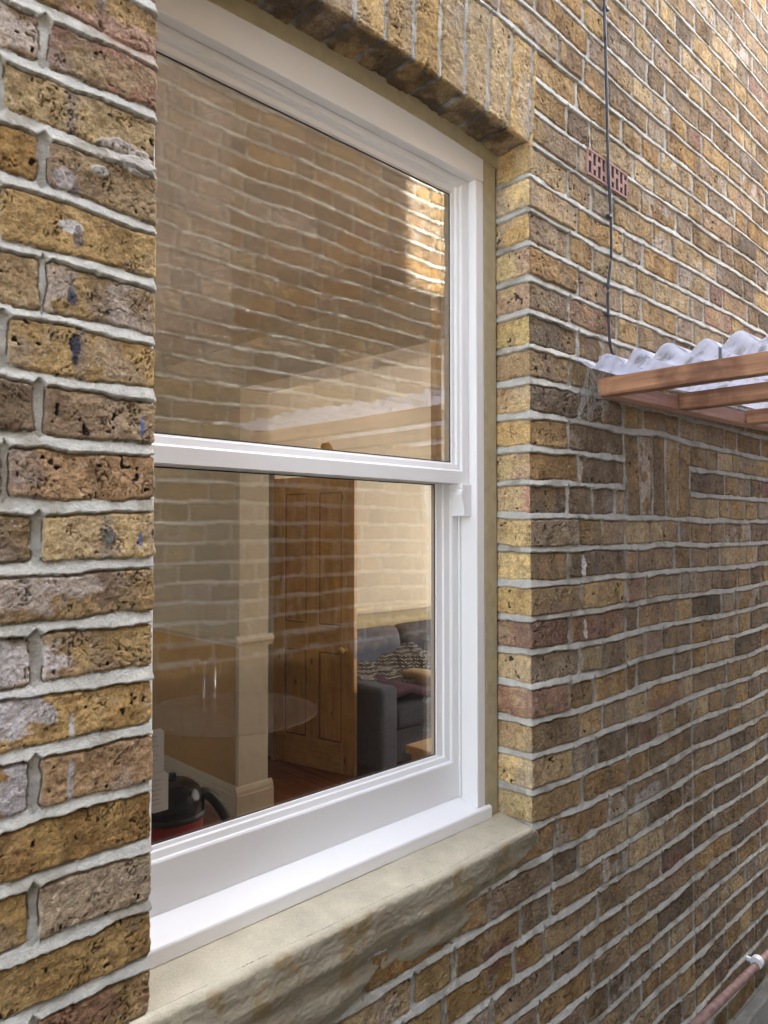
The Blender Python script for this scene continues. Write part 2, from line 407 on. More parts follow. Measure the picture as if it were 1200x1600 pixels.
def masonry(U, Z, wall='house', seed=1, fine=True, arch=None, reveal=None):
    """height above the wall face and albedo (+ mortar mask) for points of the wall plane"""
    shp = U.shape; U = U.reshape(-1).astype(np.float64); Z = Z.reshape(-1).astype(np.float64)
    wz = (fbm(U, Z, .32, 5+seed, 2)-.5)*.016+(fbm(U, Z*3, .09, 9+seed, 2)-.5)*.006
    if wall == 'opp': wz *= 1.6
    wz += .010*np.exp(-((U-1.97)/.13)**2)*np.exp(-((Z-.262)/.03)**2)*-1.0   # hump over the little arch
    Zw = Z+wz; Uw = U+(fbm(U, Z, .05, 13+seed, 2)-.5)*.007
    N = np.floor((Zw-Z0)/H).astype(int); fz = (Zw-Z0)-N*H
    dB = fz; dT = H-fz
    left = np.zeros_like(U); right = np.ones_like(U); kid = np.zeros(U.shape, dtype=np.int64)
    for n in np.unique(N):
        rs = np.random.RandomState((abs(int(n)*977+13)+seed*5003+(1 if n < 0 else 0)) % 2**31)
        e = edges_for(int(n), rs, wall); i = np.nonzero(N == n)[0]
        k = np.clip(np.searchsorted(e, Uw[i])-1, 0, len(e)-2)
        left[i] = e[k]; right[i] = e[k+1]; kid[i] = k+(n+200)*97
    dL = Uw-left; dR = right-Uw
    vert = np.zeros(U.shape, bool)
    def soldiers(mask, x0, pitch, fan, zb, zt):
        zc = np.clip((Z[mask]-zb)/(zt-zb), 0, 1)
        xm = Uw[mask]-fan*(Uw[mask]-(x0+fan*0))*0
        c = .907 if fan else 0
        xm = 1.9695+(Uw[mask]-1.9695)/(.93+.10*zc)+.002*np.sin(zc*3+Uw[mask]*50)
        k = np.floor((xm-x0)/pitch); f = (xm-x0)-k*pitch
        dL[mask] = f; dR[mask] = pitch-f
        dB[mask] = (Z[mask]-zb)+.0; dT[mask] = zt-Zw[mask]
        kid[mask] = 90000+k.astype(int)+int(x0*1000); vert[mask] = True
    if wall == 'house':
        m = inrect(U, Zw, (1.772, 2.167, Z0+H, Z0+4*H))
        if m.any(): soldiers(m, 1.772, .395/5, 0, Z0+H, Z0+4*H)
        zt = Z0+15*H
        m = (np.abs(U-.907)*(1-.02) < .443+.02*np.clip((Z-.85)/.23, 0, 1)) & (Zw < zt) & (Z > .80)
        if m.any():
            zb = .852+.022*(1-((U-.907)/.44)**2)
            zbm = zb[m]
            zc = np.clip((Z[m]-zbm)/.22, 0, 1); xm = .907+(Uw[m]-.907)/(1+.045*zc)
            k = np.floor((xm-.469)/.073); f = (xm-.469)-k*.073
            dL[m] = f; dR[m] = .073-f; dB[m] = .05; dT[m] = zt-Zw[m]; kid[m] = 70000+k.astype(int); vert[m] = True
    jb = .0082+.0024*(fbm(U, Z, .11, 21+seed, 2)-.5)*2; jp = .0070+.003*(vn(U*30, Z*14, 3+seed)-.5)
    jp = np.where(vert, .0052, jp)
    if wall == 'opp': jb = jb-.0008; jp = jp*.6; jb = jb+.0010
    # random per-brick numbers
    def rnd(s): return _h(kid, kid*0+s, 77+seed)
    thin = (rnd(8) < .07) & ~vert; jp = np.where(thin, .0026, jp)
    rag = (fbm(U, Z, .030, 31+seed, 2)-.5)*.0055+(fbm(U, Z, .007, 37+seed, 3)-.5)*.0030
    du = np.minimum(dL, dR)-jp; dv = np.minimum(dB, dT)-jb
    if reveal is not None: du = np.where(U < XR, .02, du)
    r = .007; a = np.maximum(r-du, 0); b = np.maximum(r-dv, 0)
    d = np.where((a > 0) & (b > 0), r-np.sqrt(a*a+b*b), np.minimum(du, dv))+rag
    bm = ss(-.0003, .0004, d)
    # brick face
    e = np.clip(d/.004, 0, 1)
    off = (rnd(1)-.5)*.0035; tilt = (rnd(2)-.5)*.03*(dB-.037)+(rnd(3)-.5)*.018*(dL-.08)*(~vert)
    f1 = fbm(U, Z, .03, 41+seed, 4); f2 = fbm(U, Z, .007, 47+seed, 3)
    hb = off+tilt-(1-e)**2*.0024+(f1-.5)*.0048*(.4+rnd(4))+(f2-.5)*.0032
    # pits and drag creases
    pit = vn(U/.0055, Z/.0055, 51+seed)*vn(U/.017, Z/.017, 52+seed); pm = ss(.60, .74, pit)*(rnd(5) > .25)
    hb -= pm*.0030
    p2 = vn(U/.0026, Z/.0030, 53+seed)*vn(U/.02, Z/.02, 54+seed); pm2 = ss(.52, .66, p2); hb -= pm2*.0016
    ang = (rnd(6)-.5)*1.4; ca = np.cos(ang); sa = np.sin(ang)
    cr = np.abs(fbm(U*ca+Z*sa, (-U*sa+Z*ca)*3.2, .045, 61+seed, 3)-.5); crm = (1-ss(.003, .011, cr))*(rnd(7) > .6)
    hb -= crm*.0016
    # mortar: weather-struck, proud at the bottom edge, set back at the top
    vv = np.where(dB < dT, dB, -dT)/jb          # above the joint centre positive
    q = np.clip(vv, -1.1, 1.1)
    hm = .0006-.0030*q+(fbm(U, Z, .04, 71+seed, 3)-.5)*.0026+(fbm(U, Z, .006, 73+seed, 3)-.5)*.0016
    perp = (du < dv); hp = -.0034+(fbm(U, Z, .02, 75+seed, 2)-.5)*.004
    wgt = ss(-.002, .002, dv-du); hm = lerp(hm, hp, wgt)
    h = lerp(hm, hb, bm)
    h -= .0034*np.exp(-((d+.0004)/.0009)**2)*(fbm(U, Z, .02, 81+seed, 2) > .42)   # open crack beside the mortar
    h -= .0052*np.exp(-((d-.0004)/.0017)**2)*(dT < dB)*(dv < du)          # brick tops sit back under the struck joint
    # colour
    pi = (rnd(11)*len(PAL)).astype(int) % len(PAL)
    A = PAL[pi, 0].astype(np.float32); B = PAL[pi, 1].astype(np.float32)
    if reveal is not None:
        yi = (rnd(12)*len(YEL)).astype(int) % len(YEL); rm = (U < XR+.001)[:, None]
        A = np.where(rm, YEL[yi, 0], A); B = np.where(rm, YEL[yi, 1], B)
    if vert.any():
        yi = (rnd(12)*4).astype(int) % 4; rm = (vert & (Z > .6))[:, None]
        A = np.where(rm, PAL[[0, 1, 7, 10], 0][yi]*1.08, A); rm2 = (vert & (Z < .6))[:, None]; A = np.where(rm2, PAL[[0, 1, 7, 3], 0][yi], A); B = np.where(rm2, PAL[[2, 4, 14, 8], 0][yi], B); B = np.where(rm, PAL[[1, 7, 5, 1], 0][yi], B)
    t = ss(.38, .60, .55*fbm(U*1.0+rnd(13)*3, Z, .05, 91+seed, 4)+.45*vn(U/.040+rnd(13)*50, Z/.3, 92+seed)+.10*(fbm(U, Z, .01, 93, 2)-.5))[:, None]
    C = A*(1-t)+B*t
    t2 = ss(.56, .74, fbm(U, Z, .024, 95+seed, 4))[:, None]*.6; C = C*(1-t2)+C*np.array([.62, .56, .52])*t2
    t3 = (ss(.60, .76, fbm(U, Z, .07, 97+seed, 4))*rnd(14))[:, None]*.6; C = C*(1-t3)+np.array([.36, .31, .28])*t3
    lim = ((rnd(20) < .07)*ss(.42, .6, fbm(U, Z, .035, 98+seed, 3)))[:, None]*.75; C = C*(1-lim)+np.array([.50, .43, .37])*lim
    red = ((rnd(21) < .06)*ss(.3, .6, fbm(U, Z, .04, 99+seed, 3)))[:, None]*.7; C = C*(1-red)+np.array([.30, .15, .11])*red
    C *= (.82+.42*rnd(15))[:, None]*(.66+.68*fbm(U, Z, .008, 99+seed, 3))[:, None]
    C = np.where((pm > .5)[:, None], np.array([.06, .045, .035]), C)
    C = lerp(C, C*.45, (pm2*.8)[:, None])
    if wall == 'house':
        rw = ss(XR-.002, XR+.004, U)*(1-.55*ss(.45, 1.0, Z)); g = C.mean(1, keepdims=True); C = lerp(C, (g+(C-g)*.78)*np.array([1.10, 1.08, 1.0]), rw[:, None])
    fl = ss(.80, .86, vn(U/.0028, Z/.0028, 103+seed))*ss(.5, .7, vn(U/.03, Z/.03, 104+seed)); C = lerp(C, np.array([.52, .46, .38]), fl[:, None]*.6)
    if wall == 'house':
        band = ss(.0, 1., np.abs(np.sin(rnd(16)*9+U*40)))*0
        # faint vertical soot stain through some stretchers
        st = (rnd(17) < .28)*np.exp(-((dL-(.06+.09*rnd(18)))/.007)**2)*(.4+.6*fbm(U, Z, .012, 107, 2)); C = lerp(C, np.array([.17, .16, .17]), st[:, None]*.8)
    if wall == 'opp':
        wq = ((U < 1.53) & (Z > .55))*(.7+.3*fbm(U, Z, .04, 111, 3)); C = lerp(C, np.array([.64, .53, .45]), wq[:, None]*.6)
    mc = np.array([.55, .54, .485])*(.80+.36*fbm(U, Z, .03, 113+seed, 4))[:, None]*(.93+.14*fbm(U, Z, .005, 117+seed, 2))[:, None]
    mc = lerp(mc, np.array([.30, .27, .21]), (ss(.55, .75, fbm(U, Z, .05, 119+seed, 4))*.7)[:, None])
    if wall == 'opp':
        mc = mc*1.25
        dark_foot = ss(-.52, -.56, Z+(fbm(U, Z, .05, 131, 3)-.5)*.05)[:, None]; C = lerp(C, np.array([.045, .043, .042]), dark_foot); mc = lerp(mc, np.array([.055, .053, .052]), dark_foot)   # shade painted into the wall foot to weaken its reflection in the pane
    if wall == 'house':
        for (x, z, rx, rz, c, s, up) in BLOBS:
            if U.min() > x+3*rx or U.max() < x-3*rx: continue
            g = ((U-x)/rx)**2+((Z-z)/rz)**2+(fbm(U*.7+Z*.7, Z-U*.4, .02, 121, 4)-.5)*2.6
            w = ss(1.15, .55, g)*s
            if up: h = h+w*up*(.6+.8*fbm(U, Z, .016, 125, 3)); bm = bm*(1-.6*w)
            C = lerp(C, np.array(c), w[:, None]); mc = lerp(mc, np.array(c), (w*.4)[:, None])
    col = lerp(mc, C, bm[:, None])
    out = np.concatenate([col, (1-bm)[:, None]], 1)
    return h.reshape(shp), out.reshape(shp+(4,))

def WP(px, py, Y=D):
    v = fwd+rgt*((px-600)/1150.0)-upv*((py-800)/1150.0); v = v*(Y/v.y); return v.x, v.z
BLOBS = []
def blob(px, py, rx, rz, c, s=.85, up=0):
    x, z = WP(px, py); BLOBS.append((x, z, rx, rz, c, s, up))
# stains and old paint that belong to these particular bricks
blob(198, 245, .034, .020, (.42, .35, .31), 1, .004); blob(215, 262, .022, .012, (.50, .47, .43), 1, .005)
blob(155, 268, .010, .006, (.45, .41, .37), 1, .005)
blob(112, 455, .0065, .018, (.05, .055, .09), .9); blob(116, 545, .0065, .020, (.03, .035, .06), .95)
blob(100, 280, .014, .012, (.50, .49, .52), .6); blob(118, 300, .006, .014, (.10, .10, .14), .7)
blob(110, 355, .014, .008, (.62, .62, .62), .8); blob(122, 372, .006, .012, (.12, .12, .15), .7)
blob(222, 665, .004, .012, (.10, .16, .42), .8); blob(170, 835, .012, .010, (.12, .12, .12), .8)
blob(218, 840, .003, .012, (.12, .20, .45), .8); blob(240, 833, .005, .008, (.04, .04, .05), .9)
blob(30, 930, .07, .026, (.48, .42, .37), .7); blob(110, 915, .05, .018, (.50, .43, .38), .7); blob(15, 1035, .06, .032, (.58, .53, .51), .9)
blob(12, 1120, .05, .032, (.55, .53, .55), .85); blob(18, 1240, .03, .03, (.50, .48, .50), .85)
blob(112, 1140, .003, .022, (.66, .64, .60), .9); blob(110, 1220, .004, .026, (.45, .45, .46), .8)
blob(190, 55, .07, .018, (.42, .27, .21), .8); blob(225, 90, .05, .014, (.44, .27, .20), .8)
blob(912, 885, .016, .026, (.80, .76, .74), 1); blob(915, 985, .010, .024, (.74, .70, .66), .9); blob(1020, 1240, .085, .028, (.52, .46, .42), .9)
blob(995, 1258, .02, .028, (.66, .62, .58), .95); blob(785, 1487, .06, .03, (.20, .09, .07), .8); blob(1100, 425, .07, .026, (.56, .47, .36), .8)
blob(1020, 1010, .05, .03, (.33, .25, .22), .5); blob(1040, 1100, .09, .03, (.27, .17, .14), .7); blob(1050, 1350, .1, .03, (.27, .14, .11), .7)

def axis(*segs):
    """non-uniform axis from (start, end, step) runs"""
    v = []
    for a, b, s in segs:
        n = max(2, int(round((b-a)/s))); v += list(np.linspace(a, b, n, endpoint=False))
    v.append(segs[-1][1]); return np.array(v)
def flat_patch(xa, za, **k):
    U, Z = np.meshgrid(xa, za); h, c = masonry(U, Z, **k)
    return np.stack([U, D-h, Z], -1), c
def wrap_u(s, x0, sgn, rad=.005):
    """path that runs along the wall face then turns into the opening; s<0 = inside the reveal"""
    q = rad*math.pi/2; s2 = np.asarray(s)
    onw = s2 >= q/2; inr = s2 <= -q/2; a = np.clip((s2+q/2)/q, 0, 1)*math.pi/2   # 0 reveal .. 90 wall
    X = np.where(onw, x0+sgn*(rad+(s2-q/2)), np.where(inr, x0, x0+sgn*(rad-rad*np.cos(a))))
    Y = np.where(onw, D, np.where(inr, D+rad+(-s2-q/2), D+rad-rad*np.sin(a)))
    nx = np.where(onw, 0, np.where(inr, -sgn*1.0, -sgn*np.cos(a))); ny = np.where(onw, -1.0, np.where(inr, 0, -np.sin(a)))
    return X, Y, nx, ny

house = empty('brick_house', (1.0, D, -1.75))
tag(house, 'weathered London stock brick house wall filling the view, with a new white sash window', 'house')
ZB, ZT = Z0-8*H, Z0+12*H     # -.643 .. .857  window opening
grids = []
# left pier: fine where the camera sees it
xa = axis((-1.2, -.5, .012), (-.5, .24, .0028), (.24, XL-.006, .0011)); za = axis((ZB, .74, .00125), (.74, 1.2, .01))
za2 = axis((-1.8, -.85, .012), (-.85, ZB, .002))
P, C = flat_patch(xa, za); grids.append((P, C))
P, C = flat_patch(xa, za2); grids.append((P, C))
s = axis((-.09, -.012, .003), (-.012, .0095, .0009)); zz = axis((ZB, .74, .00125), (.74, 1.1, .01))
S, Zg = np.meshgrid(s, zz); X, Y, nx, ny = wrap_u(S, XL, -1)
h, c = masonry(XL-S*0-np.where(S > 0, S, 0)-.0004, Zg); k = ss(.010, 0, np.abs(S))
h2 = h-.002*k
Uc = np.where(S >= 0, XL-S, XL-.001); 
# final wall-side columns must meet the flat patch
grids.append((np.stack([X+nx*h2, Y+ny*h2, Zg], -1)[:, ::-1], c[:, ::-1]))
# below the window
xa = axis((XL-.006, XR+.006, .0021)); za = axis((-1.8, -1.1, .008), (-1.1, ZB, .0018))
P, C = flat_patch(xa, za); grids.append((P, C))
# right of the window, top to bottom
xa = axis((XR+.006, 2.0, .0020), (2.0, 2.95, .0028), (2.95, 4.2, .006), (4.2, 9.0, .03)); za = axis((-1.8, -1.0, .0022), (-1.0, 1.0, .0018), (1.0, 2.05, .0024), (2.05, 2.7, .005), (2.7, 8.0, .05))
P, C = flat_patch(xa, za)
low = (xa > 4.6)
P[:, low, 2] = np.minimum(P[:, low, 2], 4.3)          # the rear wing is lower
grids.append((P, C))
# right-hand reveal wrapping round the corner
s = axis((-.092, -.010, .0022), (-.010, .0099, .0012)); zz = axis((ZB, ZT+.012, .0018))
S, Zg = np.meshgrid(s, zz); X, Y, nx, ny = wrap_u(S, XR, 1)
h, c = masonry(XR+S, Zg, reveal=True); h = h-.0015*ss(.008, 0, np.abs(S))
grids.append((np.stack([X+nx*h, Y+ny*h, Zg], -1), c))
# above the window: lintel of upright bricks whose face turns under into the soffit
xa = axis((XL-.006, XR+.006, .0025)); ta = axis((-.105, -.008, .003), (-.008, .010, .0015), (.010, .34, .0025), (.34, 1.3, .006), (1.3, 7.1, .06))
U, T = np.meshgrid(xa, ta); zs = .852+.022*(1-((U-.907)/.44)**2)
q = .008; a = np.clip((T+q/2)/q, 0, 1)*math.pi/2
Zg = np.where(T >= q/2, zs+.005+(T-q/2), np.where(T <= -q/2, zs, zs+.005-.005*np.cos(a)))
Yg = np.where(T >= q/2, D, np.where(T <= -q/2, D+.005+(-T-q/2), D+.005-.005*np.sin(a)))
nz = np.where(T >= q/2, 0, np.where(T <= -q/2, -1, -np.cos(a))); nyy = np.where(T >= q/2, -1.0, np.where(T <= -q/2, 0, -np.sin(a)))
h, c = masonry(U, np.where(T < 0, zs+.002-T*1.0, Zg))
rough = (fbm(U, T, .03, 201, 3)-.5)*.012*ss(0, -.02, T); h = h+rough
darkening = (ss(.0, -.012, T)*(.45+.55*ss(.3, .6, fbm(U, T, .04, 203, 3))))[..., None]
c[..., :3] = lerp(c[..., :3], np.array([.085, .06, .045]), darkening*.85)      # darker, patchy tone on the underside
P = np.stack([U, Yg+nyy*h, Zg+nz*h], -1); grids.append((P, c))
# above the left pier
xa = axis((-1.2, XL-.006, .012)); za = axis((1.2, 8.0, .06)); P, C = flat_patch(xa, za); grids.append((P, C))
wall = join_grids('wall', grids, M['brick'], house)

# inner leaf and upper floor behind the brick skin (stops daylight, carries the rooms)
b = MB()
b.box(-1.2, .40, 1.03, 1.28, -1.75, 8.0); b.box(1.60, 9.0, 1.03, 1.28, -1.75, 4.25); b.box(.40, 1.60, 1.06, 1.28, .88, 8.0)
b.box(.40, 1.60, 1.06, 1.28, -1.75, -.66); b.box(1.60, 4.6, 1.03, 1.28, 4.25, 8.0)
b.build('inner_leaf', M['innerlight'], house)
b = MB()
if 1:
    b.prism([(.40, 1.28, -.66), (.47, 1.11, -.66), (.47, 1.06, -.66), (.40, 1.06, -.66)], (0, 0, 0), (0, 0, 1.54)); b.build('plaster_reveal', M['cream'], house)
b = MB(); b.prism([(1.345, 1.03, -.66), (1.60, 1.03, -.66), (1.60, 1.28, -.66), (1.56, 1.28, -.66), (1.36, 1.11, -.66)], (0, 0, 0), (0, 0, 1.54))
b.build('plaster_reveal', M['cream'], house)

# rendered outer sill, trowelled down over the first courses
xa = axis((.44, 1.41, .0022))
bx = np.array([.44, .79, .88, .98, 1.09, 1.17, 1.234, 1.29, 1.33, 1.383, 1.42]); bz = np.array([-.815, -.80, -.75, -.765, -.762, -.735, -.724, -.70, -.69, -.685, -.66])
v = axis((0, .105, .003), (.105, .125, .0016), (.125, .32, .0019))
U, V = np.meshgrid(xa, v)
bound = np.interp(U, bx, bz)+(fbm(U, V, .05, 301, 3)-.5)*.03
topz = -.640+(fbm(U, V*0, .2, 303, 2)-.5)*.006-.035*ss(1.335, 1.40, U)
Yt = 1.012-V; Zt = -.629-.008*ss(0, .10, V)+(fbm(U, V, .08, 305, 3)-.5)*.0022+(topz+.640)*ss(.05, .105, V)
fz = topz-.006-(V-.115)
th = .014*ss(-.014, .09, fz-bound)+(fbm(U*.6, V, .08, 307, 2)-.5)*.009+(fbm(U, V*1.6, .007, 309, 3)-.5)*.0022+(fbm(U*.35, V, .03, 310, 2)-.5)*.0035
th += .0035*np.sin((fz-Z0)/H*2*math.pi-1.2)*ss(.0, -.03, fz+.67)
Yf = D-th+.010*ss(.004, -.022, fz-bound)
a = np.clip((V-.100)/.020, 0, 1)*math.pi/2
nose = .016
Yn = Yf+nose-nose*np.sin(a); Zn = topz-.006-nose*0+nose*np.cos(a)*.6
Yc = np.where(V < .10, lerp(Yt, Yf+nose, ss(.07, .10, V)), np.where(V < .120, Yn, Yf)); Zc = np.where(V < .10, Zt, np.where(V < .120, Zn, fz))
Zc = np.where(V < .10, lerp(Zt, topz-.006+nose*.6, ss(.06, .10, V)), Zc)
endr = ss(1.352, 1.41, U); Yc = Yc+endr*.016
g1 = fbm(U, V, .05, 311, 4); g2 = fbm(U*.5, V*3, .03, 313, 4)
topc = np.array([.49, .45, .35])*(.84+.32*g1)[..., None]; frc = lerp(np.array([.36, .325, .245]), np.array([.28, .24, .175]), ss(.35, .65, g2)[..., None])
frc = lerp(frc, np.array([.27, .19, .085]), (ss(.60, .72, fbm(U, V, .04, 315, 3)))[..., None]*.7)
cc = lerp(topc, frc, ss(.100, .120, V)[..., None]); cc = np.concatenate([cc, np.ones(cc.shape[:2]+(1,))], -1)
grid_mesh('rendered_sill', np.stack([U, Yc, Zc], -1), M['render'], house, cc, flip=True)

# sand-cement fillet between the brick reveal and the frame
b = MB()
b.box(1.2945, 1.3395, 1.0065, 1.05, -.645, .832)
b.build('cement_fillet', M['fillet'], house, bevel=.003)
b = MB(); n = 24
for i in range(n):
    xa_, xb_ = .46+(1.345-.46)*i/n, .46+(1.345-.46)*(i+1)/n
    f = lambda x: .826+.014*(1-((x-.90)/.40)**2); g = lambda x: .862+.022*(1-((x-.907)/.44)**2)
    b.prism([(xa_, 1.004, f(xa_)), (xb_, 1.004, f(xb_)), (xb_, 1.004, g(xb_)), (xa_, 1.004, g(xa_))], (0, 0, 0), (0, .045, 0))
bmesh.ops.remove_doubles(b.bm, verts=b.bm.verts, dist=1e-5)
b.build('cement_fillet', M['fillet'], house)

# air brick
ab = empty('air_brick', (0, 0, 0)); ab.parent = house; ab.location = -house.location; 
def sub(o, name, mb, m, **k):
    return mb.build(name, m, o, **k)
x0, x1, z0, z1 = 1.587, 1.787, .866, .932
b = MB(); yF, yB = D-.0055, D+.004
nz_, nx_ = 3, 9
b.box(x0, x1, yF, yB, z0, z0+.006); b.box(x0, x1, yF, yB, z1-.006, z1)
wx = (x1-x0)/nx_
for i in range(nx_+1):
    xc = x0+i*wx; b.box(max(x0, xc-.0042), min(x1, xc+.0042), yF+.0004, yB, z0+.006, z1-.006)
for i in range(nx_):
    for kk in ((.020,) if i % 2 else (.036,)):
        b.box(x0+i*wx+.0042, x0+(i+1)*wx-.0042, yF+.0008, yB, z0+kk, z0+kk+.011)
b.build('grille', M['airbrick'], ab, bevel=.0007, seg=1)
b = MB(); b.box(x0+.002, x1-.002, D-.0022, D+.01, z0+.002, z1-.002); b.build('slot_backing', M['dark'], ab)  # near-black box paints the shade inside the grille slots

# cement plinth at the foot of the wall
xa = axis((1.6, 9, .02)); v = axis((0, .4, .01)); U, V = np.meshgrid(xa, v)
Pz = np.where(V < .04, -1.555-.0*V, -1.555-(V-.04)); Py = np.where(V < .04, D+.005-V, D-.035-(fbm(U, V, .12, 401, 3)-.5)*.012)
Pz = Pz+(fbm(U, V*0, .2, 403, 2)-.5)*.02
grid_mesh('plinth', np.stack([U, Py, Pz], -1), M['plinth'], house, None, flip=True)

# ------------------------------------------------------------------ the sash window
win = empty('window', (0, 0, 0)); win.parent = house; win.location = Vector((.9, 1.03, 0))-house.location
def sweep(mb, x0, x1, z0, z1, prof, bot=None, top=None):
    """mitred rectangular frame: prof = [(inset, y)], optional different insets for the bottom and top rails"""
    bot = bot or prof; top = top or prof; rings = []
    for (i, y), (ib, yb), (it, yt) in zip(prof, bot, top):
        rings.append([mb.bm.verts.new(p) for p in ((x0+i, y, z0+ib), (x1-i, y, z0+ib), (x1-i, y, z1-it), (x0+i, y, z1-it))])
    for a, c in zip(rings, rings[1:]):
        for k in range(4): mb.bm.faces.new((a[k], a[(k+1) % 4], c[(k+1) % 4], c[k]))
FX0, FX1 = .455, 1.2935
# box frame: jambs and cambered head board
for q in ((1.266, FX1), (FX0, .485)):
    b = MB(); b.box(q[0], q[1], 1.006, 1.10, -.60, .775); b.build('jamb', M['white'], win, bevel=.0025, seg=3)
b = MB(); n = 28; ftop = lambda x: .829+.0125*(1-((x-.90)/.40)**2)
pts = [(FX0, 1.0055, .7755), (FX1, 1.0055, .7755)]+[(FX1+(FX0-FX1)*i/n, 1.0055, ftop(FX1+(FX0-FX1)*i/n)) for i in range(n+1)]
b.prism(pts, (0, 0, 0), (0, .09, 0)); b.build('head_board', M['white'], win, bevel=.002, seg=2)
# upper sash
us = sweep
b = MB(); pr = [(0, 1.062), (0, 1.027), (.0185, 1.027), (.0215, 1.0285), (.0225, 1.0325), (.030, 1.0345), (.0315, 1.040), (.040, 1.041), (.0415, 1.046)]
bt = [(0, 1.062), (0, 1.0262), (.026, 1.0262), (.028, 1.0270), (.030, 1.028), (.041, 1.0335), (.0425, 1.0345), (.0455, 1.0355), (.0462, 1.046)]
tp = [(0, 1.062), (0, 1.024), (.012, 1.024), (.014, 1.0245), (.016, 1.026), (.018, 1.028), (.0205, 1.031), (.031, 1.0365), (.0345, 1.046)]
sweep(b, .487, 1.264, .102, .7745, pr, bt, tp)
b.build('upper_sash', M['white'], win)
b = MB(); b.box(.487, 1.262, 1.0462, 1.0475, .140, .748); b.build('seal', M['seal'], win).hide_render = False
bpy.data.objects.remove(bpy.data.objects['seal'], do_unlink=True)
def pane(name, x0, x1, z0, z1, y, parent):
    b = MB(); b.box(x0, x1, y, y+.006, z0, z1); return b.build(name, M['glass'], parent)
pane('pane', .522, 1.2285, .1435, .745, 1.0455, win)
b = MB(); sw = .0022
for (xx0, xx1, zz0, zz1) in ((.5275, 1.2225, .1482, .1504), (.5275, 1.2225, .7378, .7400), (1.2203, 1.2225, .1504, .7378), (.5275, .5297, .1504, .7378)):
    b.box(xx0, xx1, 1.0442, 1.0452, zz0, zz1)
b.build('glazing_seal', M['seal'], win)
# horns under the upper sash
for xh0, xh1 in ((1.2335, 1.2650), (.4875, .519)):
    b = MB(); prof = [(0, .1015), (0, .0925), (.0015, .0900), (.0015, .0885), (-.0015, .0845), (-.0020, .078), (-.0005, .070), (.0035, .058), (.0055, .047), (.0062, .038), (.0062, .0315)]
    pts = [(xh0+i, 1.0200, z) for i, z in prof]+[(xh1, 1.0200, .0315), (xh1, 1.0200, .1015)]
    b.prism(pts, (0, 0, 0), (0, .0345, 0)); b.build('sash_horn', M['white'], win, bevel=.0015)
# lower sash with deep bottom rail
b = MB(); pr = [(0, 1.092), (0, 1.055), (.0215, 1.055), (.0245, 1.057), (.0255, 1.061), (.040, 1.064), (.0415, 1.069), (.0575, 1.0705), (.0585, 1.076)]
bt = [(0, 1.092), (0, 1.055), (.078, 1.055), (.081, 1.057), (.082, 1.0605), (.092, 1.0635), (.0935, 1.068), (.0985, 1.070), (.0995, 1.076)]
tp = [(0, 1.092), (0, 1.055), (.020, 1.055), (.023, 1.057), (.024, 1.061), (.030, 1.064), (.0315, 1.069), (.036, 1.0705), (.037, 1.076)]
sweep(b, .487, 1.264, -.586, .138, pr, bt, tp)
b.build('lower_sash', M['white'], win)
pane('pane', .540, 1.2085, -.4895, .104, 1.0755, win)
b = MB()
for (xx0, xx1, zz0, zz1) in ((.542, 1.2065, -.4878, -.4852), (.542, 1.2065, .0990, .1014), (1.2040, 1.2065, -.4852, .0990), (.542, .5445, -.4852, .0990)):
    b.box(xx0, xx1, 1.0742, 1.0752, zz0, zz1)
b.build('glazing_seal', M['seal'], win)
b = MB(); b.box(.487, 1.264, 1.0495, 1.0545, .1005, .116); b.build('draught_strip', M['bead'], win)
b = MB(); b.box(1.2595, 1.2655, 1.0497, 1.0545, -.585, .100); b.build('parting_bead', M['white'], win, bevel=.001)
# pine staff bead inside
for q in ((1.236, 1.256), (.50, .52)):
    b = MB(); b.box(q[0], q[1], 1.098, 1.114, -.58, .76); b.build('staff_bead', M['tanwood'], win, bevel=.002)
# timber sill
b = MB()
b.prism([(.452, 1.096, -.5865), (.452, 1.056, -.5868), (.452, 1.0005, -.6025), (.452, .9985, -.6045), (.452, .9985, -.629), (.452, 1.096, -.629)], (0, 0, 0), (1.308-.452, 0, 0))
b.build('sill', M['white'], win, bevel=.0022, seg=3)
# brass sash catch on the meeting rail
ct = empty('sash_catch', (0, 0, 0)); ct.parent = win; ct.location = -Vector((.9, 1.03, 0))
b = MB(); b.box(.862, .916, 1.060, 1.083, .139, .1425)
b.tube([(.872, 1.068, .1425), (.872, 1.068, .150), (.868, 1.062, .1545)], [.0045, .0035, .004], 10)
prof = [(.884, .1425), (.885, .158), (.889, .1655), (.894, .1665), (.899, .163), (.905, .155), (.911, .1455), (.914, .1425)]
b.prism([(x, 1.064, z) for x, z in prof], (0, 0, 0), (0, .015, 0))
b.tube([(.884, 1.071, .147), (.877, 1.070, .153), (.873, 1.068, .152)], [.004, .003, .0045], 10)
b.build('lever', M['brass'], ct, bevel=.001)
# two stickers on the inside of the lower pane
for (xa_, xb_, za_, zb_, nl) in ((.548, .579, -.385, -.316, 7), (.5535, .587, -.448, -.386, 6)):
    st = MB(); st.prism([(xa_, 1.0972, za_+.008), (xa_+.008, 1.0972, za_), (xb_, 1.0972, za_), (xb_, 1.0972, zb_-.006), (xb_-.006, 1.0972, zb_), (xa_, 1.0972, zb_)], (0, 0, 0), (0, .0006, 0))
    so_ = st.build('sticker', M['paper'], win, label='white glazing sticker with faint grey print')
    st = MB()
    for i in range(nl):
        zc = zb_-.012-i*.0075; st.box(xa_+.005, xa_+.005+(xb_-xa_-.011)*random.uniform(.5, 1), 1.0966, 1.0969, zc, zc+.0016)
    st.build('print', M['ink'], so_)

